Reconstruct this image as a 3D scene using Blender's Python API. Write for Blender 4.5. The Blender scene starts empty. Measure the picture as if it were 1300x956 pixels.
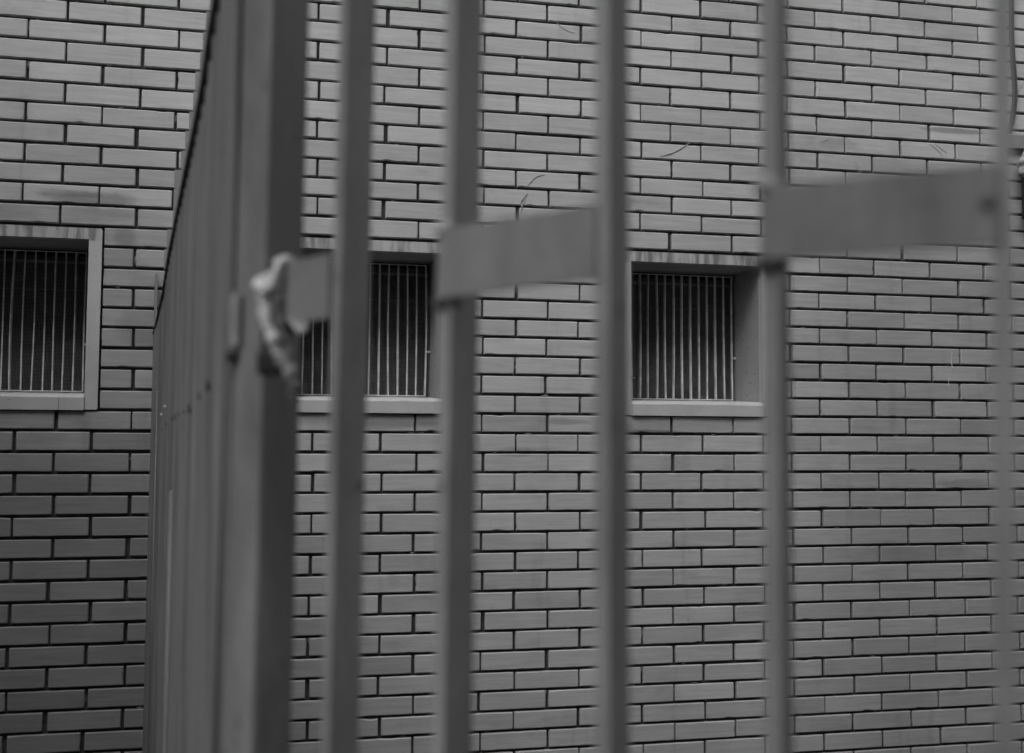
import bpy, bmesh, math, random
from mathutils import Vector, Matrix, noise
random.seed(7)
scene = bpy.context.scene
col = scene.collection
R = math.radians

# ------------------------------------------------------------------ camera
EYE = 1.60
CAM = Vector((0.582, -4.648, EYE))
F_ = Vector((0.24149, 0.96744, 0.07574)); R_ = Vector((0.97013, -0.24254, 0.00482)); U_ = Vector((-0.02304, -0.07231, 0.99712))
cd = bpy.data.cameras.new("camera"); cam = bpy.data.objects.new("camera", cd); col.objects.link(cam)
m3 = Matrix((R_, U_, -F_)).transposed()
cam.matrix_world = Matrix.Translation(CAM) @ m3.to_4x4()
cd.sensor_width = 36; cd.lens = 1623.5 / 1300 * 36
cd.shift_y = -44.5 / 1300
cd.clip_start = 0.05; cd.clip_end = 500
cd.dof.use_dof = True; cd.dof.focus_distance = 4.95; cd.dof.aperture_fstop = 2.9
scene.camera = cam

# ------------------------------------------------------------------ world: overcast, black-and-white photograph
w = bpy.data.worlds.new("World"); scene.world = w; w.use_nodes = True
nt = w.node_tree; nt.nodes.clear()
sky = nt.nodes.new('ShaderNodeTexSky'); sky.sky_type = 'NISHITA'; sky.sun_disc = False
sky.sun_elevation = R(50); sky.sun_rotation = R(206); sky.dust_density = 4
bw = nt.nodes.new('ShaderNodeRGBToBW'); bg = nt.nodes.new('ShaderNodeBackground'); out = nt.nodes.new('ShaderNodeOutputWorld')
bg.inputs['Strength'].default_value = 0.14
nt.links.new(sky.outputs[0], bw.inputs[0]); nt.links.new(bw.outputs[0], bg.inputs[0]); nt.links.new(bg.outputs[0], out.inputs[0])
sd = bpy.data.lights.new("sun", 'SUN'); sd.energy = 0.8; sd.angle = R(50); sd.color = (1, 1, 1)
so = bpy.data.objects.new("sun", sd); col.objects.link(so)
el, az = R(50), R(206)                                   # from behind the camera and to the left
sdir = Vector((math.sin(az) * math.cos(el), math.cos(az) * math.cos(el), math.sin(el)))
so.rotation_euler = sdir.to_track_quat('Z', 'Y').to_euler()
vs = scene.view_settings
vs.view_transform = 'Standard'; vs.look = 'None'; vs.exposure = 0.80; vs.gamma = 1; vs.use_curve_mapping = False

# ------------------------------------------------------------------ helpers
def tag(o, label=None, cat=None, group=None, kind=None):
    if label: o['label'] = label
    if cat: o['category'] = cat
    if group: o['group'] = group
    if kind: o['kind'] = kind
    return o

def obj(name, bm, mats, parent=None, smooth=False):
    me = bpy.data.meshes.new(name); bm.to_mesh(me); bm.free()
    for m in (mats if isinstance(mats, (list, tuple)) else [mats]): me.materials.append(m)
    if smooth:
        for p in me.polygons: p.use_smooth = True
    o = bpy.data.objects.new(name, me); col.objects.link(o)
    if parent:
        o.parent = parent; o.matrix_parent_inverse = Matrix.Identity(4)
        o.location = -sum_loc(parent)
    return o

def sum_loc(p):
    v = Vector()
    while p: v += p.location; p = p.parent
    return v

def empty(name, loc):
    o = bpy.data.objects.new(name, None); o.location = loc; o.empty_display_size = 0.1; col.objects.link(o); return o

def box(bm, x0, x1, y0, y1, z0, z1, bev=0.0, mi=0):
    t = bmesh.new()
    bmesh.ops.create_cube(t, size=1)
    for v in t.verts:
        v.co = Vector(((x0 + x1) / 2 + v.co.x * (x1 - x0), (y0 + y1) / 2 + v.co.y * (y1 - y0), (z0 + z1) / 2 + v.co.z * (z1 - z0)))
    if bev: bmesh.ops.bevel(t, geom=t.edges[:], offset=bev, segments=2, affect='EDGES', profile=.6)
    merge(bm, t, Matrix.Identity(4), mi)

def merge(bm, t, M, mi=0):
    mp = {}
    for v in t.verts: mp[v] = bm.verts.new(M @ v.co)
    for f in t.faces:
        nf = bm.faces.new([mp[v] for v in f.verts]); nf.material_index = mi; nf.smooth = f.smooth
    t.free()

def obox(bm, c, ax, ay, az_, hx, hy, hz, bev=0.0, mi=0):
    """oriented box: centre c, unit axes, half sizes"""
    t = bmesh.new(); bmesh.ops.create_cube(t, size=2)
    for v in t.verts: v.co = Vector((v.co.x * hx, v.co.y * hy, v.co.z * hz))
    if bev: bmesh.ops.bevel(t, geom=t.edges[:], offset=bev, segments=2, affect='EDGES', profile=.6)
    M = Matrix.Translation(c) @ Matrix((ax, ay, az_)).transposed().to_4x4()
    if M.to_3x3().determinant() < 0: bmesh.ops.reverse_faces(t, faces=t.faces[:])
    merge(bm, t, M, mi)

def tube(bm, pts, rad, seg=10, flat=1.0, mi=0, caps=True):
    """swept tube through pts; rad is a number or one per point; flat squashes it in its second direction"""
    pts = [Vector(p) for p in pts]; n = len(pts)
    rads = rad if isinstance(rad, (list, tuple)) else [rad] * n
    prev = None; rings = []
    for i, p in enumerate(pts):
        t = (pts[min(i + 1, n - 1)] - pts[max(i - 1, 0)]).normalized()
        if prev is None:
            a = Vector((0, 1, 0)) if abs(t.y) < .8 else Vector((1, 0, 0)); a = (a - t * a.dot(t)).normalized()
        else: a = (prev - t * prev.dot(t)).normalized()
        prev = a; b = t.cross(a)
        rings.append([bm.verts.new(p + (a * math.cos(q) * flat + b * math.sin(q)) * rads[i]) for q in [2 * math.pi * k / seg for k in range(seg)]])
    for i in range(n - 1):
        for k in range(seg):
            f = bm.faces.new((rings[i][k], rings[i][(k + 1) % seg], rings[i + 1][(k + 1) % seg], rings[i + 1][k])); f.smooth = True; f.material_index = mi
    if caps:
        bm.faces.new(rings[0][::-1]).material_index = mi; bm.faces.new(rings[-1]).material_index = mi

def smoothpath(pts, n=6):
    pts = [Vector(p) for p in pts]; o = []
    for i in range(len(pts) - 1):
        p0 = pts[max(i - 1, 0)]; p1 = pts[i]; p2 = pts[i + 1]; p3 = pts[min(i + 2, len(pts) - 1)]
        for k in range(n):
            t = k / n
            o.append(.5 * ((2 * p1) + (-p0 + p2) * t + (2 * p0 - 5 * p1 + 4 * p2 - p3) * t * t + (-p0 + 3 * p1 - 3 * p2 + p3) * t ** 3))
    return o + [pts[-1]]

# ------------------------------------------------------------------ materials (all neutral greys: the photograph is monochrome)
class NT:
    def __init__(s, name, base=0.2, rough=0.7, metal=0.0, spec=0.4):
        s.m = bpy.data.materials.new(name); s.m.use_nodes = True; s.t = s.m.node_tree
        s.b = s.t.nodes['Principled BSDF']; s.b.inputs['Roughness'].default_value = rough
        s.b.inputs['Metallic'].default_value = metal; s.b.inputs['Specular IOR Level'].default_value = spec
        s.b.inputs['Base Color'].default_value = (base, base, base, 1)
        s.co = s.t.nodes.new('ShaderNodeTexCoord').outputs['Object']
        s.geo = s.t.nodes.new('ShaderNodeNewGeometry').outputs['Position']
    def n(s, kind, **kw):
        x = s.t.nodes.new(kind)
        for k, v in kw.items(): setattr(x, k, v)
        return x
    def link(s, a, b): s.t.links.new(a, b)
    def val(s, x, sock):
        if isinstance(x, (int, float)): sock.default_value = x
        else: s.link(x, sock)
    def math(s, op, a, b=0.0, c=None, clamp=False):
        x = s.n('ShaderNodeMath', operation=op, use_clamp=clamp); s.val(a, x.inputs[0]); s.val(b, x.inputs[1])
        if c is not None: s.val(c, x.inputs[2])
        return x.outputs[0]
    def noise(s, scale, detail=4, sc=(1, 1, 1), rough=.55, off=(0, 0, 0)):
        mp = s.n('ShaderNodeMapping'); mp.inputs['Scale'].default_value = sc; mp.inputs['Location'].default_value = off; s.link(s.geo, mp.inputs[0])
        x = s.n('ShaderNodeTexNoise'); x.inputs['Scale'].default_value = scale; x.inputs['Detail'].default_value = detail
        x.inputs['Roughness'].default_value = rough; s.link(mp.outputs[0], x.inputs['Vector']); return x.outputs['Fac']
    def rng(s, x, a, b, c, d):
        r = s.n('ShaderNodeMapRange'); r.interpolation_type = 'SMOOTHSTEP'; s.val(x, r.inputs[0])
        for i, v in enumerate((a, b, c, d)): r.inputs[i + 1].default_value = v
        return r.outputs[0]
    def xyz(s):
        x = s.n('ShaderNodeSeparateXYZ'); s.link(s.geo, x.inputs[0]); return x.outputs
    def attr(s, name):
        return s.n('ShaderNodeAttribute', attribute_name=name).outputs['Fac']
    def out(s, v, sock='Base Color'):
        s.val(v, s.b.inputs[sock]) if not sock == 'Base Color' else s.link(v, s.b.inputs[sock])
    def bump(s, h, strength=.3, dist=.002):
        b = s.n('ShaderNodeBump'); b.inputs['Strength'].default_value = strength; b.inputs['Distance'].default_value = dist
        s.link(h, b.inputs['Height']); s.link(b.outputs[0], s.b.inputs['Normal'])

def brick_material():
    s = NT('brick_face', rough=.62, spec=.35)
    tone = s.attr('tone')
    grain = s.noise(420, 3)
    drag = s.noise(26, 5, (.22, 1, 3.2), .6)               # streaks left by extrusion, lying along the brick
    drag2 = s.noise(9, 3, (.5, 1, 5.0), .5, (3, 1, 7))
    cloud = s.noise(2.3, 4, (1, 1, .8), .55)
    grime = s.noise(7, 5, (1, 1, 1), .62, (5, 0, 2))
    v = s.math('MULTIPLY_ADD', tone, .22, .89)
    v = s.math('MULTIPLY', v, s.rng(grain, .3, .7, .965, 1.035))
    v = s.math('MULTIPLY', v, s.rng(drag, .3, .7, .93, 1.06))
    v = s.math('MULTIPLY', v, s.rng(drag2, .3, .7, .95, 1.05))
    v = s.math('MULTIPLY', v, s.rng(cloud, .3, .7, .93, 1.07))
    # brick tone darker towards the lower left, in two steps with ragged upper edges
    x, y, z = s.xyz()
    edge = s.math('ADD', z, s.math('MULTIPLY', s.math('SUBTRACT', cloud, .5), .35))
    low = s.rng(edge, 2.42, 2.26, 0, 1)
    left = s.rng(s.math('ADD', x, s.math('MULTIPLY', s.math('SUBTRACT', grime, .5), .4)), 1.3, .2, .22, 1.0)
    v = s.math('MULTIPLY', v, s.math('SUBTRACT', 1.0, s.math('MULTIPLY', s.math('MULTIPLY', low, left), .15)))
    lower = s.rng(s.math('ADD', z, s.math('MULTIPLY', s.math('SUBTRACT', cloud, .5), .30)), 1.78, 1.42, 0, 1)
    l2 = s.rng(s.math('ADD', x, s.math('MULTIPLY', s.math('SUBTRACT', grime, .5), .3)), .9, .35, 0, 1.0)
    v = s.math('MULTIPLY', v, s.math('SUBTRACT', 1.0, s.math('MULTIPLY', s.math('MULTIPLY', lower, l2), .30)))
    darkening = s.math('MULTIPLY', s.rng(s.math('ADD', z, s.math('MULTIPLY', s.math('SUBTRACT', grime, .5), .5)), 2.86, 2.62, 0, 1),
                  s.rng(s.math('ADD', x, s.math('MULTIPLY', s.math('SUBTRACT', cloud, .5), .9)), 2.75, 3.25, 0, 1.0))
    v = s.math('MULTIPLY', v, s.math('SUBTRACT', 1.0, s.math('MULTIPLY', darkening, .20)))  # brick tone darker towards the lower right, with a ragged edge
    bl = s.noise(3.4, 5, (1, 1, 1.6), .65, (21, 0, 4))       # loose blotches all over
    v = s.math('MULTIPLY', v, s.rng(bl, .30, .46, .84, 1.0))
    run = s.noise(11, 4, (1, 1, .12), .6, (1, 0, 8))         # thin washes running down
    v = s.math('MULTIPLY', v, s.rng(run, .30, .42, .88, 1.0))
    # local soot patches, water marks below the sills
    def patch(cx, cz, rx, rz, amt, v):
        a = s.math('DIVIDE', s.math('SUBTRACT', x, cx), rx); b = s.math('DIVIDE', s.math('SUBTRACT', z, cz), rz)
        d = s.math('ADD', s.math('MULTIPLY', a, a), s.math('MULTIPLY', b, b))
        d = s.math('ADD', d, s.math('MULTIPLY', s.math('SUBTRACT', grime, .5), 2.2))
        return s.math('MULTIPLY', v, s.math('SUBTRACT', 1.0, s.rng(d, 1.1, .2, 0, amt)))
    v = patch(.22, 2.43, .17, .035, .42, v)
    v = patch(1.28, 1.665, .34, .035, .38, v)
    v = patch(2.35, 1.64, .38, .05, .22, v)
    v = patch(.0, 2.372, .42, .034, .24, v)
    v = patch(.16, 2.445, .14, .02, .25, v)
    v = patch(3.1, 2.80, .10, .03, .18, v)
    v = patch(.34, 2.30, .05, .05, .28, v)
    v = patch(3.63, 2.888, .17, .016, .45, v)
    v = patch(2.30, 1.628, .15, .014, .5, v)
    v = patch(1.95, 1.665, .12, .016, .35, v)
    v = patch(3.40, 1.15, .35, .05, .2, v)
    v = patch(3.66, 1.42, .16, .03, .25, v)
    v = patch(.45, 1.98, .14, .09, .22, v)
    v = patch(1.75, 1.55, .10, .02, .25, v)
    # arrises knocked lighter / dirtier
    spot = s.noise(60, 4, (1, 1, 1), .7, (9, 9, 9))
    v = s.math('MULTIPLY', v, s.rng(spot, .28, .38, .80, 1.0))
    v = s.math('MULTIPLY', v, .37)
    s.link(v, s.b.inputs['Base Color'])
    h = s.math('ADD', s.math('MULTIPLY', drag, 1.0), s.math('MULTIPLY', grain, .35))
    s.bump(h, .35, .0025)
    return s.m

def simple(name, base, rough=.7, var=.12, nscale=8, bumpd=.001, metal=0, sc=(1, 1, 1), spec=.4, speck=0.0):
    s = NT(name, base, rough, metal, spec)
    a = s.noise(nscale, 5, sc); g = s.noise(nscale * 25, 3, (1, 1, 1), .6, (2, 2, 2))
    v = s.math('MULTIPLY', s.rng(a, .28, .72, base * (1 - var), base * (1 + var)), s.rng(g, .3, .7, 1 - var * .35, 1 + var * .35))
    if speck:
        q = s.noise(70, 3, (1, 1, 1), .6, (4, 4, 4)); v = s.math('MULTIPLY', v, s.rng(q, .30, .36, 1 - speck, 1))
    s.link(v, s.b.inputs['Base Color']); s.bump(s.math('ADD', a, s.math('MULTIPLY', g, .25)), .4, bumpd)
    return s.m

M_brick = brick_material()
M_mortar = simple('raked_mortar', .045, .95, .35, 30, .002)
M_cement = simple('cement_render', .20, .85, .10, 14, .0015, speck=.15)
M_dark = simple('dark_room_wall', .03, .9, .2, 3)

def surround_material():
    s = NT('painted_concrete', rough=.6, spec=.35)
    a = s.noise(6, 4); g = s.noise(180, 3); pit = s.noise(75, 3, (1, 1, 1), .6, (1, 5, 2))
    v = s.math('MULTIPLY', s.rng(a, .3, .7, .92, 1.06), s.rng(g, .3, .7, .97, 1.03))
    x, y, z = s.xyz()
    head = s.math('MULTIPLY', s.rng(z, 2.279, 2.284, 0, 1), s.rng(y, .03, .01, 0, 1))
    st = s.noise(38, 4, (1, .2, .10), .6, (3, 0, 0))
    st2 = s.noise(9, 3, (1, .2, .3), .6, (8, 0, 0))
    strk = s.math('MULTIPLY', s.math('MULTIPLY', s.rng(st, .38, .58, .1, .62), s.rng(st2, .36, .56, .15, 1)), head)
    v = s.math('MULTIPLY', v, s.math('SUBTRACT', 1.0, strk))
    v = s.math('MULTIPLY', v, s.rng(pit, .27, .33, .55, 1))
    v = s.math('MULTIPLY', v, .40)
    s.link(v, s.b.inputs['Base Color']); s.bump(s.math('ADD', g, a), .3, .001)
    return s.m
M_surr = surround_material()
M_grille = simple('grille_paint', .56, .5, .25, 20, .0004)
M_screen = simple('screen_wire', .20, .6, .2, 20, .0001)
M_glass = NT('dusty_dark_glass', .02, .25, 0, .3).m
def painted(name, base):
    s = NT(name, base, .45)
    a = s.noise(4, 4, (1, 1, .35)); b = s.noise(22, 5, (1, 1, .25), .65, (3, 3, 3)); g = s.noise(90, 3)
    v = s.math('MULTIPLY', s.rng(a, .3, .7, .86, 1.14), s.rng(b, .3, .7, .80, 1.18))
    v = s.math('MULTIPLY', v, s.rng(s.noise(30, 4, (1, 1, .5), .7, (7, 1, 1)), .30, .38, .45, 1))     # rust spots and chips
    v = s.math('MULTIPLY', v, s.rng(g, .3, .7, .96, 1.04)); v = s.math('MULTIPLY', v, base)
    s.link(v, s.b.inputs['Base Color']); s.link(s.rng(b, .3, .7, .35, .65), s.b.inputs['Roughness']); s.bump(s.math('ADD', b, a), .4, .0008)
    return s.m
M_bar = painted('fence_paint', .28)
M_plate = painted('tie_plate_paint', .23)
M_post = painted('post_paint', .205)
def sheet_material():
    s = NT('weathered_sheet_metal', rough=.5, spec=.4)
    a = s.noise(5, 5, (6, 6, .22), .6); b = s.noise(30, 3, (3, 3, .08), .6, (4, 1, 0)); g = s.noise(60, 4, (1, 1, 1), .65)
    v = s.math('MULTIPLY', s.rng(a, .3, .7, .74, 1.22), s.rng(b, .3, .7, .80, 1.16))
    v = s.math('MULTIPLY', v, s.rng(g, .3, .42, .85, 1.0))
    v = s.math('MULTIPLY', v, .33)
    s.link(v, s.b.inputs['Base Color']); s.bump(a, .2, .002)
    return s.m
M_sheet = sheet_material()
M_trimdark = simple('dark_edge_rubber', .012, .8, .3, 20)
M_zinc = simple('pale_galvanised_strip', .20, .5, .12, 10, .0005, sc=(1, 1, .3))
M_boltgrey = simple('worn_bolt_paint', .19, .7, .3, 60)
M_keep = simple('latch_paint', .30, .5, .15, 30)
M_seam = simple('seam_shadow_dark', .03, .8, .3, 20)
M_weld = simple('worn_weld', .42, .6, .2, 60, .001)
M_darkmetal = simple('dark_metal', .075, .9, .3, 60, .001)
M_lap = simple('pale_sheet_lap', .155, .5, .12, 10, .0005, sc=(1, 1, .3))
M_cable = simple('cable_sheath', .035, .5, .15, 20)
M_rag = simple('pale_cloth', .66, .85, .16, 40, .003)
M_fold = simple('shaded_grey_cloth', .16, .85, .25, 40, .003)
M_tail = simple('darker_cloth', .24, .85, .2, 40, .003)  # darker tone for the hanging tail of the strip
M_iron = simple('black_iron', .018, .5, .3, 30)
M_ground = simple('asphalt', .05, .9, .25, 6, .004)
M_blocker_dark = simple('dark_blocker', .07, .9, .2, 8)  # kept dark so the added right-hand block bounces little light
M_render = simple('grey_plaster', .40, .9, .12, 1.5, .002)

# ------------------------------------------------------------------ course geometry of the brick wall
Z0 = EYE + 1.52724; H = .072; W = .25097
dz = {-3: 4, -2: 1.4, -1: 3.6, 0: 5, 1: 1.8, 2: 1, 3: -2.4, 4: -3, 5: -6, 6: -4.5, 7: -5, 8: -3.2, 9: -1, 10: -1, 11: -2, 12: -1, 13: -1, 14: 1.8, 15: 2, 16: 5, 17: 5.3, 18: 6,
      19: 5, 20: 5, 21: 4.8, 22: 4, 23: 2.6, 24: 2.3, 25: 1.2, 26: -1.2, 27: -1, 28: -1.5, 29: -1.8, 30: -2.8, 31: -2.3, 32: -3.3, 33: -5, 34: -5}
def zc(v):
    return Z0 - v * H + dz.get(v, 4 if v < 0 else -5) / 1000
def rz(z): return EYE + z          # height relative to the eye

# windows: inner left/right, outer left/right
WINS = [(-.327, .220), (.930, 1.477), (2.214, 2.761)]
JT = .044
ZT_O, ZT_I, ZB_I, ZB_O = Z0 - .802, Z0 - .841, Z0 - 1.379, Z0 - 1.4365
V0, V1 = 11, 20

ground = bmesh.new(); bmesh.ops.create_grid(ground, x_segments=1, y_segments=1, size=60)
tag(obj('ground', ground, M_ground), kind='structure')

# ---- building
bld = empty('brick_building', (1.8, .15, 0))
tag(bld, 'glazed grey brick building wall with three small barred windows behind the fence', 'building')

bm = bmesh.new(); tone = bm.faces.layers.float.new('tone')
VT, VB = -42, 43
UL, UR = -14, 32
holes = [(a - JT - .007, b + JT + .007) for a, b in WINS]
def brick(x0, x1, z0, z1, t):
    """one brick: face a little out of true, small arrises, sides running back into the joint"""
    ch = .0030; yo = random.gauss(0, .0010)
    tx, tz = random.gauss(0, .0006), random.gauss(0, .0006)
    w_, h_ = x1 - x0, z1 - z0; cx, cz = (x0 + x1) / 2, (z0 + z1) / 2
    near = -.6 < cx < 4.6 and .2 < cz < 3.9
    nx, nz = (14, 5) if near else (1, 1)
    P = [(x0 + w_ * k / nx, z0) for k in range(nx)] + [(x1, z0 + h_ * k / nz) for k in range(nz)] + [(x1 - w_ * k / nx, z1) for k in range(nx)] + [(x0, z1 - h_ * k / nz) for k in range(nz)]
    n = len(P); sd_ = random.uniform(0, 900); chip = {}
    if near:
        for _ in range(random.choice((0, 0, 0, 1, 1))):
            c0 = random.randrange(n); d = random.uniform(.0008, .0026)
            chip[c0] = d; chip[(c0 + 1) % n] = max(chip.get((c0 + 1) % n, 0), d * random.uniform(.2, .7))
        for c0 in (0, nx, nx + nz, 2 * nx + nz): chip[c0] = max(chip.get(c0, 0), .0005)
    F, G, K = [], [], []
    for k, (x, z) in enumerate(P):
        ux = -1 if x <= x0 + 1e-6 else (1 if x >= x1 - 1e-6 else 0); uz = -1 if z <= z0 + 1e-6 else (1 if z >= z1 - 1e-6 else 0)
        wob = (.0004 * noise.noise(Vector((k * .6, sd_, 0)))) if near else 0
        ins = chip.get(k, 0) + wob
        gx, gz = x - ux * max(ins, -.0008), z - uz * max(ins, -.0008)
        c_ = ch * (1 + .35 * noise.noise(Vector((k * .5, sd_, 5)))) + (chip.get(k, 0) * .8)
        y_ = yo + (x - cx) / w_ * 2 * tx + (z - cz) / h_ * 2 * tz
        F.append(bm.verts.new((gx - ux * c_, y_, gz - uz * c_))); G.append(bm.verts.new((gx, y_ + ch + chip.get(k, 0) * .5, gz))); K.append(bm.verts.new((gx, .03, gz)))
    fs = [bm.faces.new(F)]
    for i in range(n):
        j = (i + 1) % n
        fs.append(bm.faces.new((F[j], F[i], G[i], G[j]))); fs.append(bm.faces.new((G[j], G[i], K[i], K[j])))
    for f in fs: f[tone] = t
for v in range(VT, VB):
    zt, zb = zc(v), zc(v + 1)
    off = 0.0 if v % 2 else .5
    # joints of this course
    js = []
    for k in range(UL, UR + 1):
        jw = random.choice((.0065, .0085, .0095, .0105, .012)) if random.random() < .9 else random.choice((.005, .015))
        js.append(((k + off) * W + random.gauss(0, .0030), jw / 2))
    for (a, ja), (b, jb) in zip(js[:-1], js[1:]):
        segs = [(a + ja, b - jb)]
        if V0 <= v < V1:
            for h0, h1 in holes:
                ns = []
                for s0, s1 in segs:
                    if s1 <= h0 or s0 >= h1: ns.append((s0, s1)); continue
                    if s0 < h0: ns.append((s0, h0))
                    if s1 > h1: ns.append((h1, s1))
                segs = ns
        jt = .0040 + abs(random.gauss(0, .0011)); jb2 = .0042 + abs(random.gauss(0, .0008))
        t = min(1, max(0, random.gauss(.5, .24)))
        for s0, s1 in segs:
            if s1 - s0 > .016: brick(s0, s1, zb + jb2, zt - jt, t)
# mortar: recessed sheet with the window openings left out
xs = sorted([UL * W] + [q for h in holes for q in h] + [UR * W]); zs = [zc(VB), zc(V1), zc(V0), zc(VT)]
for i in range(len(xs) - 1):
    for j in range(3):
        if j == 1 and i % 2 == 1: continue
        f = bm.faces.new([bm.verts.new(p) for p in ((xs[i], .0155, zs[j]), (xs[i + 1], .0155, zs[j]), (xs[i + 1], .0155, zs[j + 1]), (xs[i], .0155, zs[j + 1]))])
        f.material_index = 1
        f[tone] = .5
# solid back of the wall
for i in range(len(xs) - 1):
    for j in range(3):
        if j == 1 and i % 2 == 1: continue
        f = bm.faces.new([bm.verts.new(p) for p in ((xs[i], .33, zs[j]), (xs[i], .33, zs[j + 1]), (xs[i + 1], .33, zs[j + 1]), (xs[i + 1], .33, zs[j]))]); f.material_index = 1
for a, b, c, d in ((xs[0], xs[-1], zs[-1], 'h'), ):
    f = bm.faces.new([bm.verts.new(p) for p in ((a, .0155, c), (b, .0155, c), (b, .33, c), (a, .33, c))]); f.material_index = 1
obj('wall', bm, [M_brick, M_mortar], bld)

# mortar droppings left standing in some of the joints
bm = bmesh.new()
for i in range(240):
    v = random.randint(-4, 36); off = 0.0 if v % 2 else .5; k = random.randint(-1, 17)
    x = (k + off) * W; zt, zb = zc(v), zc(v + 1)
    if V0 <= v < V1 and any(h0 - .02 < x < h1 + .02 for h0, h1 in holes): continue
    if random.random() < .35:
        z0 = random.uniform(zb, zt - .02); z1 = z0 + random.uniform(.01, .05); z1 = min(z1, zt)
        t = bmesh.new(); bmesh.ops.create_icosphere(t, subdivisions=2, radius=1)
        for q in t.verts: q.co *= 1 + .35 * noise.noise(q.co * 2 + Vector((i, 0, 0)))
        merge(bm, t, Matrix.Translation((x, .012, (z0 + z1) / 2)) @ Matrix.Diagonal((.0042, .006, (z1 - z0) / 2, 1)))
    else:
        x += random.uniform(-.12, .12); l = random.uniform(.006, .03)
        t = bmesh.new(); bmesh.ops.create_icosphere(t, subdivisions=2, radius=1)
        for q in t.verts: q.co *= 1 + .35 * noise.noise(q.co * 2 + Vector((i, 0, 0)))
        merge(bm, t, Matrix.Translation((x, .010, zc(v) + random.uniform(-.003, .003))) @ Matrix.Diagonal((l / 2, .007, .0035, 1)))
M_drop = simple('mortar_crumb', .16, .95, .35, 50, .001)
obj('mortar_crumbs', bm, M_drop, bld)['kind'] = 'stuff'

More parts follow.
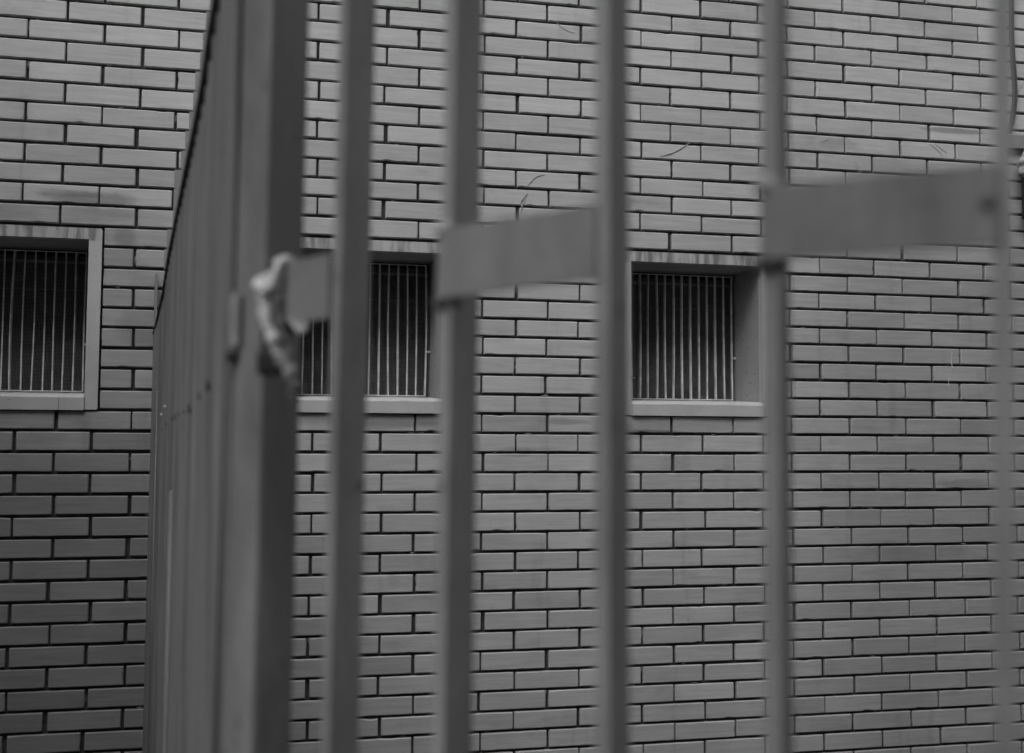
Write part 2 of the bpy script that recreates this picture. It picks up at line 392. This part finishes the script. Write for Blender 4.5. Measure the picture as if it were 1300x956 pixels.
# ---- windows
PITCH = .0363; GY = .25
def make_window(a, b, gap):
    L, Rr = a - JT, b + JT; e = .0016
    root = bpy.data.objects.new('barred_window', None); col.objects.link(root)
    loc = Vector(((a + b) / 2, 0, ZB_O)); root.parent = bld; root.location = loc - bld.location
    # surround: four lengths of painted concrete
    bm = bmesh.new()
    def ring(y, x0, x1, z0, z1): return [bm.verts.new(p) for p in ((x0, y, z0), (x1, y, z0), (x1, y, z1), (x0, y, z1))]
    zlo = ZB_O + .002; o0 = ring(-.004, L, Rr, zlo, ZT_O); o1 = ring(.0305, L, Rr, zlo, ZT_O)
    i0 = ring(-.004, a, b, ZB_O + .006, ZT_I); i1 = ring(.0305, a, b, ZB_O + .006, ZT_I)
    for k in range(4):
        k2 = (k + 1) % 4
        bm.faces.new((o0[k], o0[k2], i0[k2], i0[k])); bm.faces.new((o0[k2], o0[k], o1[k], o1[k2])); bm.faces.new((i0[k], i0[k2], i1[k2], i1[k]))
    bmesh.ops.bevel(bm, geom=[e_ for e_ in bm.edges if e_.calc_face_angle(0) > 1 and max(v.co.y for v in e_.verts) < .0], offset=.002, segments=3, affect='EDGES')
    bmesh.ops.bevel(bm, geom=[e_ for e_ in bm.edges if abs(e_.verts[0].co.y - e_.verts[1].co.y) > .02 and abs(e_.verts[0].co.x - (a + b) / 2) > (b - a) / 2 + .03], offset=.004, segments=3, affect='EDGES')
    obj('surround', bm, M_surr, root)
    # sill: nosing proud of the wall, top sloping up into the reveal
    bm = bmesh.new()
    prof = [(-.012, ZB_O), (-.012, ZB_I - .014), (-.006, ZB_I - .004), (.03, ZB_I - .001), (.29, ZB_I + .012), (.29, ZB_O), ]
    nseg = 24; rows = []
    for i in range(nseg + 1):
        x = a + .0005 + (b - a - .001) * i / nseg
        rows.append([bm.verts.new((x, y + (.0014 * noise.noise(Vector((x * 14, z * 30, 3))) if y < 0 else 0), z + (.0022 * noise.noise(Vector((x * 22, y * 30, 1))) if z > ZB_O + .01 else 0))) for y, z in prof])
    for i in range(nseg):
        for k in range(len(prof)):
            k2 = (k + 1) % len(prof); bm.faces.new((rows[i][k], rows[i][k2], rows[i + 1][k2], rows[i + 1][k]))
    bm.faces.new(rows[0][::-1]); bm.faces.new(rows[-1])
    bmesh.ops.recalc_face_normals(bm, faces=bm.faces[:])
    obj('sill', bm, M_surr, root)
    if a < 0:
        bm = bmesh.new(); zz = [ZB_O + (ZB_I - .012 - ZB_O) * k / 6 for k in range(7)]
        tube(bm, [(.138 + .0016 * noise.noise(Vector((k * 1.3, 0, 0))), -.0125, z) for k, z in enumerate(zz)], .0007, 6); obj('crack', bm, M_dark, root)
    # reveal: soffit and two cheeks running back to the grille
    bm = bmesh.new()
    box(bm, L, a, .031, .31, ZB_O, ZT_O, 0); box(bm, b, Rr, .031, .31, ZB_O, ZT_O, 0)
    box(bm, a + .0003, b - .0003, .031, .3103, ZT_I, ZT_O - .001, 0)
    obj('reveal', bm, M_reveal, root)
    # grille: flat iron uprights in a light frame
    gl, gr = a + gap, b - gap; gt, gb = ZT_I - .012, ZB_I + .013
    bm = bmesh.new()
    box(bm, gl - .002, gr + .002, GY - .002, GY + .002, gt - .004, gt, .0004)
    box(bm, gl - .002, gr + .002, GY - .002, GY + .002, gb, gb + .004, .0004)
    n = int(round((gr - gl) / PITCH)); p = (gr - gl) / n
    for i in range(n + 1):
        x = gr - i * p; xo = random.gauss(0, .0016) if 0 < i < n else 0; tw = R(random.gauss(0, 5))
        bow = random.gauss(0, .0018); last = None
        segs = 8; rings = []
        for k in range(segs + 1):
            t_ = k / segs; z = gb + (gt - gb) * t_; xx = x + xo * (1 - t_) + bow * math.sin(math.pi * t_)
            c, s_ = math.cos(tw), math.sin(tw)
            rings.append([bm.verts.new((xx + dx * c - dy * s_, GY + .006 + dx * s_ + dy * c, z)) for dx, dy in ((-.0024, -.007), (.0024, -.007), (.0024, .007), (-.0024, .007))])
        for k in range(segs):
            for q in range(4): bm.faces.new((rings[k][q], rings[k][(q + 1) % 4], rings[k + 1][(q + 1) % 4], rings[k + 1][q]))
        bm.faces.new(rings[0][::-1]); bm.faces.new(rings[-1])
    # fixing lugs into the cheeks
    for zz in (gb + .17,):
        box(bm, gr + .002, b - .0005, GY, GY + .006, zz, zz + .008, .0005); box(bm, a + .0005, gl - .002, GY, GY + .006, zz, zz + .008, .0005)
    obj('grille', bm, M_grille, root)
    # insect screen: woven wire
    bm = bmesh.new(); st = .0050; r_ = .00060; sy = GY + .048
    x = a + .006
    while x < b - .004:
        box(bm, x - r_, x + r_, sy, sy + 2 * r_, ZB_I + .0125, ZT_I - .02); x += st
    z = ZB_I + .014
    while z < ZT_I - .02:
        box(bm, a + .002, b - .002, sy - 2 * r_, sy, z - r_, z + r_); z += st
    box(bm, a + .001, b - .001, sy - .004, sy + .004, ZT_I - .050, ZT_I - .041, .001)
    box(bm, a + .001, b - .001, sy + .001, sy + .004, ZT_I - .150, ZT_I - .147, .0005)
    obj('insect_screen', bm, M_screen, root)
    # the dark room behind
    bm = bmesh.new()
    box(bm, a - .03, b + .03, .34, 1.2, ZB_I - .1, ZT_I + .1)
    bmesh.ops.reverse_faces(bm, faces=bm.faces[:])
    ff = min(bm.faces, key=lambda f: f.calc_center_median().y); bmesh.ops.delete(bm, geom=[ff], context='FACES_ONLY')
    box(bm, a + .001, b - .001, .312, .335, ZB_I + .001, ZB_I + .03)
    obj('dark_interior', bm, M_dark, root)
    return root
def reveal_material():
    s = NT('reveal_plaster', rough=.8, spec=.3)
    a = s.noise(5, 4); pit = s.noise(62, 4, (1, 1, 1), .7, (3, 5, 2)); g = s.noise(220, 2)
    v = s.math('MULTIPLY', s.rng(a, .3, .7, .9, 1.08), s.rng(g, .3, .7, .96, 1.04))
    v = s.math('MULTIPLY', v, s.rng(pit, .34, .40, .42, 1)); v = s.math('MULTIPLY', v, .27)
    s.link(v, s.b.inputs['Base Color']); s.bump(s.math('ADD', a, pit), .3, .002); return s.m
M_reveal = reveal_material()
for (a, b), g, lb in zip(WINS, (.027, .020, .017), (
        'leftmost barred window, in the darker brick left of the sheet metal panel',
        'middle barred window, half hidden behind the narrow fence bars',
        'right barred window with its pitted right cheek showing')):
    wn = make_window(a, b, g); wn['label'] = lb

# cement strip with a stepped edge where the side fence meets the wall
bm = bmesh.new()
steps = [(-4, .625), (-3, .625), (-2, .622), (-1, .612), (0, .599), (1, .589), (2, .581), (3, .566), (4, .560), (5, .548), (6, .536), (7, .524), (8, .502), (9, .501), (10, .500), (11, .482), (12, .474)]
for v, x in steps:
    box(bm, x, .70, -.0035 - .0002 * (v % 2), .02, zc(v + 1) + .0004, zc(v) - .0004, .0008)
obj('cement_strip', bm, M_cement, bld)
# pale concrete ledge at the far right
bm = bmesh.new()
n = 40; rows = []
for i in range(n + 1):
    x = 3.868 + i * .06
    zt = Z0 - .240 + .003 * noise.noise(Vector((x * 25, 0, 0))); zb = Z0 - .300 + .002 * noise.noise(Vector((x * 20, 5, 0)))
    rows.append([bm.verts.new(p) for p in ((x, -.026, zb), (x, -.026, zt - .004), (x, -.022, zt), (x, .02, zt + .002), (x, .02, zb))])
for i in range(n):
    for k in range(5): bm.faces.new((rows[i][k], rows[i][(k + 1) % 5], rows[i + 1][(k + 1) % 5], rows[i + 1][k]))
bm.faces.new(rows[0]); bm.faces.new(rows[-1][::-1]); bmesh.ops.recalc_face_normals(bm, faces=bm.faces[:])
obj('ledge', bm, M_cement, bld)

# scratches and scuffs scored into the brick faces
M_scuff = simple('scuff_mark', .29, .8, .2, 60)
def scuff(pts, wd, mat=None, nm='scuff_mark'):
    bm = bmesh.new()
    p3 = [(x, -.0016, Z0 + z) for x, z in pts]; p3 = smoothpath(p3, 5); n = len(p3)
    tube(bm, p3, [1.4 * wd * (.35 + .65 * math.sin(math.pi * (i + .5) / n)) for i in range(n)], 6, .18)
    obj(nm, bm, mat or M_scuff, bld)
for pts, wd in [(((2.558, -.298), (2.548, -.325), (2.51, -.345)), .0022), (((2.556, -.300), (2.53, -.335), (2.508, -.341)), .0015), (((2.46, -.362), (2.40, -.40), (2.336, -.424)), .0020),
                (((1.869, -.522), (1.83, -.535), (1.795, -.575)), .0018), (((1.80, -.596), (1.775, -.63), (1.78, -.657)), .0026), (((1.792, -.60), (1.786, -.63), (1.766, -.69)), .0016),
                (((1.905, .083), (1.94, .055), (1.985, .040)), .0012), (((3.52, -.300), (3.55, -.32), (3.58, -.345)), .0014), (((3.545, -.298), (3.57, -.315), (3.60, -.335)), .0014),
                (((3.17, -.40), (3.19, -.43), (3.205, -.455)), .0014), (((3.18, -.395), (3.20, -.43), (3.21, -.45)), .0010), (((3.02, -.325), (3.06, -.31), (3.07, -.29)), .0008), (((3.98, .0), (3.94, -.06), (3.925, -.075)), .0012)]:
    scuff(pts, wd)
M_chalk = simple('chalky_run', .5, .9, .2, 60)
scuff([(3.605, -1.165), (3.60, -1.20), (3.608, -1.24)], .0018, M_chalk, 'chalk_run'); scuff([(3.59, -1.27), (3.585, -1.30), (3.592, -1.32)], .0012, M_chalk, 'chalk_run'); scuff([(2.14, -2.28), (2.146, -2.33)], .0010, M_chalk, 'chalk_run')
scuff([(3.98, -1.15), (3.965, -1.155), (3.955, -1.175)], .0020, M_chalk, 'chalk_run')

# ---- unseen blocks added behind and beside the view to shade the lower wall
opp = empty('rear_light_blocker', (0, -7.6, 0))
tag(opp, 'unseen plain block added behind the camera to shade the lower brick wall', 'building')
bm = bmesh.new()
box(bm, -3.0, 16, -13, -7.6, 0, 9.5, .02)
obj('wall', bm, M_render, opp)
bm = bmesh.new(); box(bm, -3.2, 16.2, -13.2, -7.4, 9.505, 9.7, .02); obj('blocker_roof', bm, M_cement, opp)
blocker = empty('left_light_blocker', (-1.2, -2, 0)); tag(blocker, 'unseen plain wall added outside the view to the left to shade the lower left brick', 'wall')  # added out of view, cuts light to the lower left bricks
bm = bmesh.new(); box(bm, -1.3, -1.1, -3.6, -.05, 0, 4.1, .01); obj('panel', bm, M_render, blocker)
bm = bmesh.new(); box(bm, -1.34, -1.06, -3.64, -.05, 4.103, 4.17, .01); obj('blocker_coping', bm, M_cement, blocker)
blocker = empty('right_light_blocker', (4.4, -.8, 0)); tag(blocker, 'unseen dark pier added outside the view to the right to shade the lower right brick', 'pier')  # added out of view, cuts light to the lower right bricks
bm = bmesh.new(); box(bm, 4.12, 4.40, -2.2, -.05, 0, 3.05, .01); obj('blocker_shaft', bm, M_blocker_dark, blocker)
bm = bmesh.new(); box(bm, 4.08, 4.44, -2.24, -.05, 3.053, 3.13, .01); obj('blocker_coping', bm, M_cement, blocker)

# ------------------------------------------------------------------ side fence of sheet metal, running from the corner post back to the wall
PA = Vector((.449, -.004)); PB = Vector((.6220, -3.150))
pdir = (PB - PA).normalized(); pn = Vector((pdir.y, -pdir.x))     # pn: towards the left of the picture
if pn.x > 0: pn = -pn
side = empty('sheet_metal_fence', (PA.x, -1.5, 0)); tag(side, 'tall grey ribbed sheet metal fence running back to the brick wall', 'fence')
PL = (PB - PA).length
def ptop(t):      # height of the top edge, t metres from the wall
    P = [(0, -1.162), (.53, -1.144), (.98, -1.118), (1.36, -1.066), (1.73, -1.044), (2.15, -1.012), (2.4, -1.0), (2.63, -.978), (2.82, -.935), (3.3, -.90)]
    for (a, za), (b, zb) in zip(P[:-1], P[1:]):
        if t <= b: return Z0 + za + (zb - za) * (t - a) / (b - a)
    return Z0 - .90
def pp(t, off, z): q = PA + pdir * t + pn * off; return Vector((q.x, q.y, z))
bm = bmesh.new()
ribs = []; t = .02; 
while t < PL - .01:
    ribs += [(t, 0), (t + .030, 0), (t + .036, .0045), (t + .050, .0045), (t + .056, 0)]; t += .076
prev = None
for t_, o_ in ribs:
    o_ += .0012 * noise.noise(Vector((t_ * 3, 0, 0))) * 2
    c = [bm.verts.new(pp(t_, o_ + .0018 * noise.noise(Vector((t_ * 2, zf * 2.5, 2))), .03 + (ptop(t_) - .039) * zf)) for zf in [k / 10 for k in range(11)]]
    if prev:
        for k in range(10): bm.faces.new((prev[k], c[k], c[k + 1], prev[k + 1]))
    prev = c
bmesh.ops.solidify(bm, geom=bm.faces[:], thickness=.0015)
obj('corrugated_sheet', bm, M_sheet, side)
# dark rounded capping along the top edge
bm = bmesh.new()
tube(bm, [pp(q, .001, ptop(q) - .004) for q in [i * PL / 60 for i in range(61)]], [.0075 + .0045 * i / 60 for i in range(61)], 8)
obj('capping', bm, M_trimdark, side)
# pale closing strip against the wall and the lapped edge of the sheets
bm = bmesh.new()
def fstrip(t0, t1, off, th, zt0, zb=.02):
    c = pp((t0 + t1) / 2, off, (zt0 + zb) / 2)
    obox(bm, c, Vector((pdir.x, pdir.y, 0)), Vector((pn.x, pn.y, 0)), Vector((0, 0, 1)), (t1 - t0) / 2, th / 2, (zt0 - zb) / 2, .001)
fstrip(.0, .10, .001, .008, Z0 - .965)
obj('closing_strip', bm, M_zinc, side)
# near-black tube standing in for the shadow in the gap beside the corner post
bm = bmesh.new(); tube(bm, [(.6140, -3.160, .02), (.6370, -3.166, EYE + .8)], .0135, 14); obj('seam_shadow', bm, M_seam, side, True)
bm = bmesh.new(); tube(bm, [pp(1.86, .006, .02), pp(1.86, .006, Z0 - 1.64)], .0065, 12); obj('lap_strip', bm, M_lap, side, True)
bm = bmesh.new(); tube(bm, [pp(.62, .003, .02), pp(.62, .003, ptop(.62) - .25)], .0032, 10); obj('lap_strip', bm, M_lap, side, True)
for q, zz, s_ in [(1.182, -1.507, .006), (1.41, -1.495, .008), (1.774, -1.487, .008), (1.92, -1.486, .009), (2.083, -1.483, .006), (2.254, -1.481, .005), (2.428, -1.479, .012), (2.707, -1.467, .009), (2.882, -1.458, .011)]:
    bm = bmesh.new(); t = bmesh.new()
    bmesh.ops.create_cone(t, cap_ends=True, segments=12, radius1=s_ * .75, radius2=s_ * .5, depth=.003)
    c = pp(q, .006, Z0 + zz)
    merge(bm, t, Matrix.Translation(c) @ Vector((pn.x, pn.y, 0)).to_track_quat('Z', 'Y').to_matrix().to_4x4() @ Matrix.Diagonal((1, 1.0, 1, 1)))
    obj('bolt', bm, M_darkmetal, side)
for q, zz in [(1.407, -1.453), (1.155, -1.468)]:
    bm = bmesh.new(); t = bmesh.new(); bmesh.ops.create_uvsphere(t, u_segments=10, v_segments=6, radius=.0032)
    merge(bm, t, Matrix.Translation(pp(q, .009, Z0 + zz))); obj('rivet', bm, M_rag, side, True)

# ------------------------------------------------------------------ front fence: flat pickets on edge, tied by short plates
rh = Vector((.9702, -.2422, 0)); fh = Vector((.2422, .9702, 0))
def cw(x, h, z): return Vector((CAM.x, CAM.y, EYE)) + rh * x + fh * z + Vector((0, 0, h))   # metres right of / above / ahead of the standpoint
fence = empty('picket_fence', (CAM.x + .3, CAM.y + 1.2, 0)); tag(fence, 'grey steel fence of flat upright bars joined by short plates, out of focus in front', 'fence')
BARS = [(-.1870, 1.310, .010), (-.0675, 1.175, .008), (.0700, 1.080, .000), (.1968, 1.005, .004), (.3535, .940, .020)]
POSTC = Vector((-.2714, 1.385))
TOP = .80
def fdir(i):
    pts = [POSTC] + [Vector((a, b)) for a, b, _ in BARS] + [Vector((.50, .885))]
    a, b = pts[i], pts[i + 2]; return (b - a).normalized()
def bar_axes(i):
    d = fdir(i); n = Vector((-d.y, d.x))
    if n.y < 0: n = -n
    return rh * d.x + fh * d.y, rh * n.x + fh * n.y
BT, BW = .0135, .038
WELD = []
for i, (x, z, lean) in enumerate(BARS):
    ad, an = bar_axes(i)
    up = (Vector((0, 0, 1)) + rh * lean).normalized()
    h0, h1 = -EYE + .02, TOP
    base = cw(x, 0, z) + ad * BT / 2 + an * BW / 2
    c = base + up * (h0 + h1) / 2
    a2 = (ad - up * ad.dot(up)).normalized(); n2 = a2.cross(up); n2 = n2 if n2.dot(an) > 0 else -n2
    bm = bmesh.new(); obox(bm, c, a2, n2, up, BT / 2, BW / 2, (h1 - h0) / 2, .0008)
    obj('picket', bm, M_bar, fence)
# tie plates: (left x, z), (right x, z), heights above the eye at left top/bottom and right top/bottom
PL_ = [((-.2507, 1.372), (-.1855, 1.310), (.1871, .1205), (.1896, .1218)),
       ((-.0665, 1.1745), (.0735, 1.0795), (.1918, .1279), (.2000, .1357)),
       ((.1972, 1.0045), (.3600, .9380), (.1994, .1414), (.2050, .1447))]
for (l, r, hl, hr) in PL_:
    A, B = Vector(l), Vector(r); d = (B - A).normalized(); n = Vector((-d.y, d.x)); n = n if n.y > 0 else -n
    th = .005; N = 10; bm = bmesh.new(); cols_ = []
    for k in range(N + 1):
        q = A.lerp(B, k / N); zt = hl[0] + (hr[0] - hl[0]) * k / N + .0006 * noise.noise(Vector((k * .7, l[0] * 9, 0))); zb = hl[1] + (hr[1] - hl[1]) * k / N
        f_, b_ = q - n * th, q
        cols_.append([bm.verts.new(cw(f_.x, zb, f_.y)), bm.verts.new(cw(f_.x, zt, f_.y)), bm.verts.new(cw(b_.x, zt, b_.y)), bm.verts.new(cw(b_.x, zb, b_.y))])
    for k in range(N):
        for q in range(4): bm.faces.new((cols_[k][q], cols_[k][(q + 1) % 4], cols_[k + 1][(q + 1) % 4], cols_[k + 1][q]))
    bm.faces.new(cols_[0]); bm.faces.new(cols_[-1][::-1]); bmesh.ops.recalc_face_normals(bm, faces=bm.faces[:])
    be = [e for e in bm.edges if e.calc_face_angle(0) > 1]
    bmesh.ops.bevel(bm, geom=be, offset=.0008, segments=2, affect='EDGES')
    plate = obj('tie_plate', bm, M_plate, fence)
    # weld beads at the end of the plate: pale one above, dark one below
    for (q, hh) in ((A, hl), ):
        for hz in (hh[0], hh[1]):
            bm = bmesh.new(); t = bmesh.new(); bmesh.ops.create_icosphere(t, subdivisions=2, radius=1)
            for v in t.verts: v.co *= 1 + .3 * noise.noise(v.co * 2 + Vector((hz * 90, 0, 0)))
            p = cw(q.x + .006, hz + (.001 if hz == hh[0] else -.004), q.y - .002)
            merge(bm, t, Matrix.Translation(p) @ Matrix.Diagonal((.014, .007, .0085, 1)))
            obj('weld_bead', bm, M_weld if hz == hh[0] else M_darkmetal, plate, True)

# square corner post
pa = (rh * -.8 + fh * .6).normalized(); pb = (rh * .6 + fh * .8).normalized()
up = (Vector((0, 0, 1)) + rh * .008).normalized()
c = cw(POSTC.x, 0, POSTC.y) + pa * .025 + pb * .0295 + up * ((TOP + -EYE) / 2)
bm = bmesh.new(); obox(bm, c, pa, pb, up, .025, .0295, (TOP + EYE) / 2, .006)
bm2 = bm; obj('corner_post', bm2, M_post, fence)
# latch block on the post's left edge
bm = bmesh.new(); obox(bm, cw(-.3050, .128, 1.402), rh, fh, Vector((0, 0, 1)), .0058, .004, .029, .002); obj('latch_keep', bm, M_keep, fence)
bm = bmesh.new(); obox(bm, cw(-.3095, .088, 1.408), rh, fh, Vector((0, 0, 1)), .0055, .006, .006, .002); obj('latch_bolt', bm, M_iron, fence)
bm = bmesh.new(); t = bmesh.new(); bmesh.ops.create_cone(t, cap_ends=True, segments=6, radius1=.0065, radius2=.005, depth=.004)
merge(bm, t, Matrix.Translation(cw(.3505, .177, .934)) @ (-fh).to_track_quat('Z', 'Y').to_matrix().to_4x4()); obj('bolt', bm, M_boltgrey, fence)

# ------------------------------------------------------------------ things tied and hung on the fence
def C(px, py, z): return cw((px - 650) / 1623.5 * z, 0, z) + Vector((0, 0, (556 - py) / 1623.5 * z))
zf = 1.350
K = [(-.2470, .1770, 1.352), (-.2549, .1710, 1.350), (-.2650, .1590, 1.350), (-.2625, .1335, 1.350), (-.2553, .1084, 1.350), (-.2486, .0877, 1.354)]
KT = [(-.2490, .0890, 1.357), (-.2397, .0776, 1.352), (-.2328, .0643, 1.350), (-.2276, .0526, 1.353), (-.2262, .047, 1.357)]
def crumple(bm, seed, amt=.0016):
    for v in bm.verts:
        p = v.co * 90 + Vector((seed, 0, 0))
        v.co += Vector((noise.noise(p), noise.noise(p + Vector((9, 0, 0))), noise.noise(p + Vector((0, 9, 0))))) * amt
    bmesh.ops.subdivide_edges(bm, edges=bm.edges[:], cuts=1, use_grid_fill=True)
    for v in bm.verts:
        p = v.co * 230 + Vector((seed, 3, 0)); v.co += Vector((noise.noise(p), noise.noise(p + Vector((9, 0, 0))), noise.noise(p + Vector((0, 9, 0))))) * amt * .6
    for f in bm.faces: f.smooth = True
bm = bmesh.new()
p3 = smoothpath([cw(*q) for q in K], 8); n = len(p3)
tube(bm, p3, [.0066 * (.9 + .35 * math.sin(i * .8) * .5 + .4 * noise.noise(Vector((i * .5, 0, 0)))) for i in range(n)], 12, .55)
p3 = smoothpath([cw(-.240, .183, 1.367), cw(-.2440, .189, 1.362), cw(-.2485, .182, 1.352), cw(-.2530, .167, 1.349), cw(-.2580, .156, 1.349)], 6)
tube(bm, p3, [.0060 + .002 * noise.noise(Vector((i * .6, 4, 0))) for i in range(len(p3))], 12, .7)
p3 = smoothpath([cw(-.258, .162, 1.350), cw(-.269, .166, 1.351), cw(-.271, .160, 1.348), cw(-.262, .155, 1.346)], 6)
tube(bm, p3, .0042, 10, .8)
crumple(bm, 3)
strip = tag(obj('cloth_strip', bm, M_rag, None, True), 'twisted pale cloth strip tied round the plate at the corner post', 'rag')
bm = bmesh.new(); p3 = smoothpath([cw(*q) for q in KT], 6)
tube(bm, p3, [.0055 + .0030 * math.sin(i * .45) ** 2 for i in range(len(p3))], 12, .6)
crumple(bm, 8, .0025)
obj('frayed_tail', bm, M_tail, strip, True)
bm = bmesh.new(); p3 = smoothpath([cw(-.2500, .150, 1.353), cw(-.2475, .128, 1.352), cw(-.2440, .108, 1.353), cw(-.2370, .088, 1.355)], 6)
tube(bm, p3, [.0046 + .002 * math.sin(i * .6) ** 2 for i in range(len(p3))], 12, .6); crumple(bm, 12, .0022)
obj('dull_fold', bm, M_fold, strip, True)
bm = bmesh.new()
p3 = smoothpath([cw(-.232, .124, 1.350), cw(-.226, .116, 1.346), cw(-.220, .113, 1.342), cw(-.215, .119, 1.340), cw(-.222, .123, 1.342)], 6)
tube(bm, p3, .0048, 10, .8); crumple(bm, 5, .0018)
tag(obj('cloth_knot', bm, simple('dull_cloth', .5, .85, .15, 40), None, True), 'small pale knot of cloth under the plate beside the first bar', 'knot')
# padlock hanging in the loop
lock = empty('padlock', cw(-.247, .06, 1.36)); tag(lock, 'dark padlock hanging from the plate by its shackle in front of the corner post', 'padlock')
bm = bmesh.new(); obox(bm, cw(-.2530, .0790, 1.360), rh, fh, Vector((0, 0, 1)), .0185, .008, .0135, .005); obj('body', bm, M_iron, lock)
bm = bmesh.new()
tube(bm, smoothpath([cw(-.264, .085, 1.360), cw(-.264, .112, 1.360), cw(-.258, .126, 1.360), cw(-.250, .128, 1.360), cw(-.243, .120, 1.360), cw(-.243, .085, 1.360)], 6), .0032, 10)
obj('shackle', bm, M_iron, lock, True)

# ------------------------------------------------------------------ cable and bundle at the far right of the wall
bm = bmesh.new()
pts = [(3.93, 2.2), (3.915, 1.4), (3.92, .8), (3.915, .34), (3.912, .17), (3.920, 0), (3.920, -.085), (3.906, -.164), (3.889, -.238)]
tube(bm, smoothpath([(x, -.010, Z0 + z) for x, z in pts], 8), .0075, 10)
tube(bm, smoothpath([(x + .013, -.009, Z0 + z) for x, z in pts[:-1]] + [(3.897, -.009, Z0 - .236)], 8), .0045, 8)
tag(obj('wall_cable', bm, M_cable, None, True), 'dark cable running down the brick wall to the pale ledge at far right', 'cable')

bm = bmesh.new()
tube(bm, smoothpath([(3.99, .02, Z0 - .37), (3.975, -.03, Z0 - .385), (3.965, -.045, Z0 - .42), (3.962, -.045, Z0 - .60)], 8), .036, 16)
tag(obj('drain_pipe', bm, M_iron, None, True), 'black stub of drain pipe below the wrapped bundle at the far right edge', 'pipe')
bm = bmesh.new(); t = bmesh.new(); bmesh.ops.create_icosphere(t, subdivisions=5, radius=1)
for v in t.verts:
    p = v.co.copy(); d = .30 * noise.noise(p * 2.2) + .16 * abs(noise.noise(p * 5)) + .06 * noise.noise(p * 11)
    v.co = p * (1 + d)
merge(bm, t, Matrix.Translation((3.962, -.060, Z0 - .368)) @ Matrix.Rotation(R(28), 4, 'Y') @ Matrix.Diagonal((.046, .045, .072, 1)))
for f in bm.faces: f.smooth = True
tag(obj('plastic_bundle', bm, simple('dirty_plastic', .24, .5, .55, 30, .002), None, True), 'crumpled pale plastic wrapped round the pipe under the ledge', 'plastic wrap')
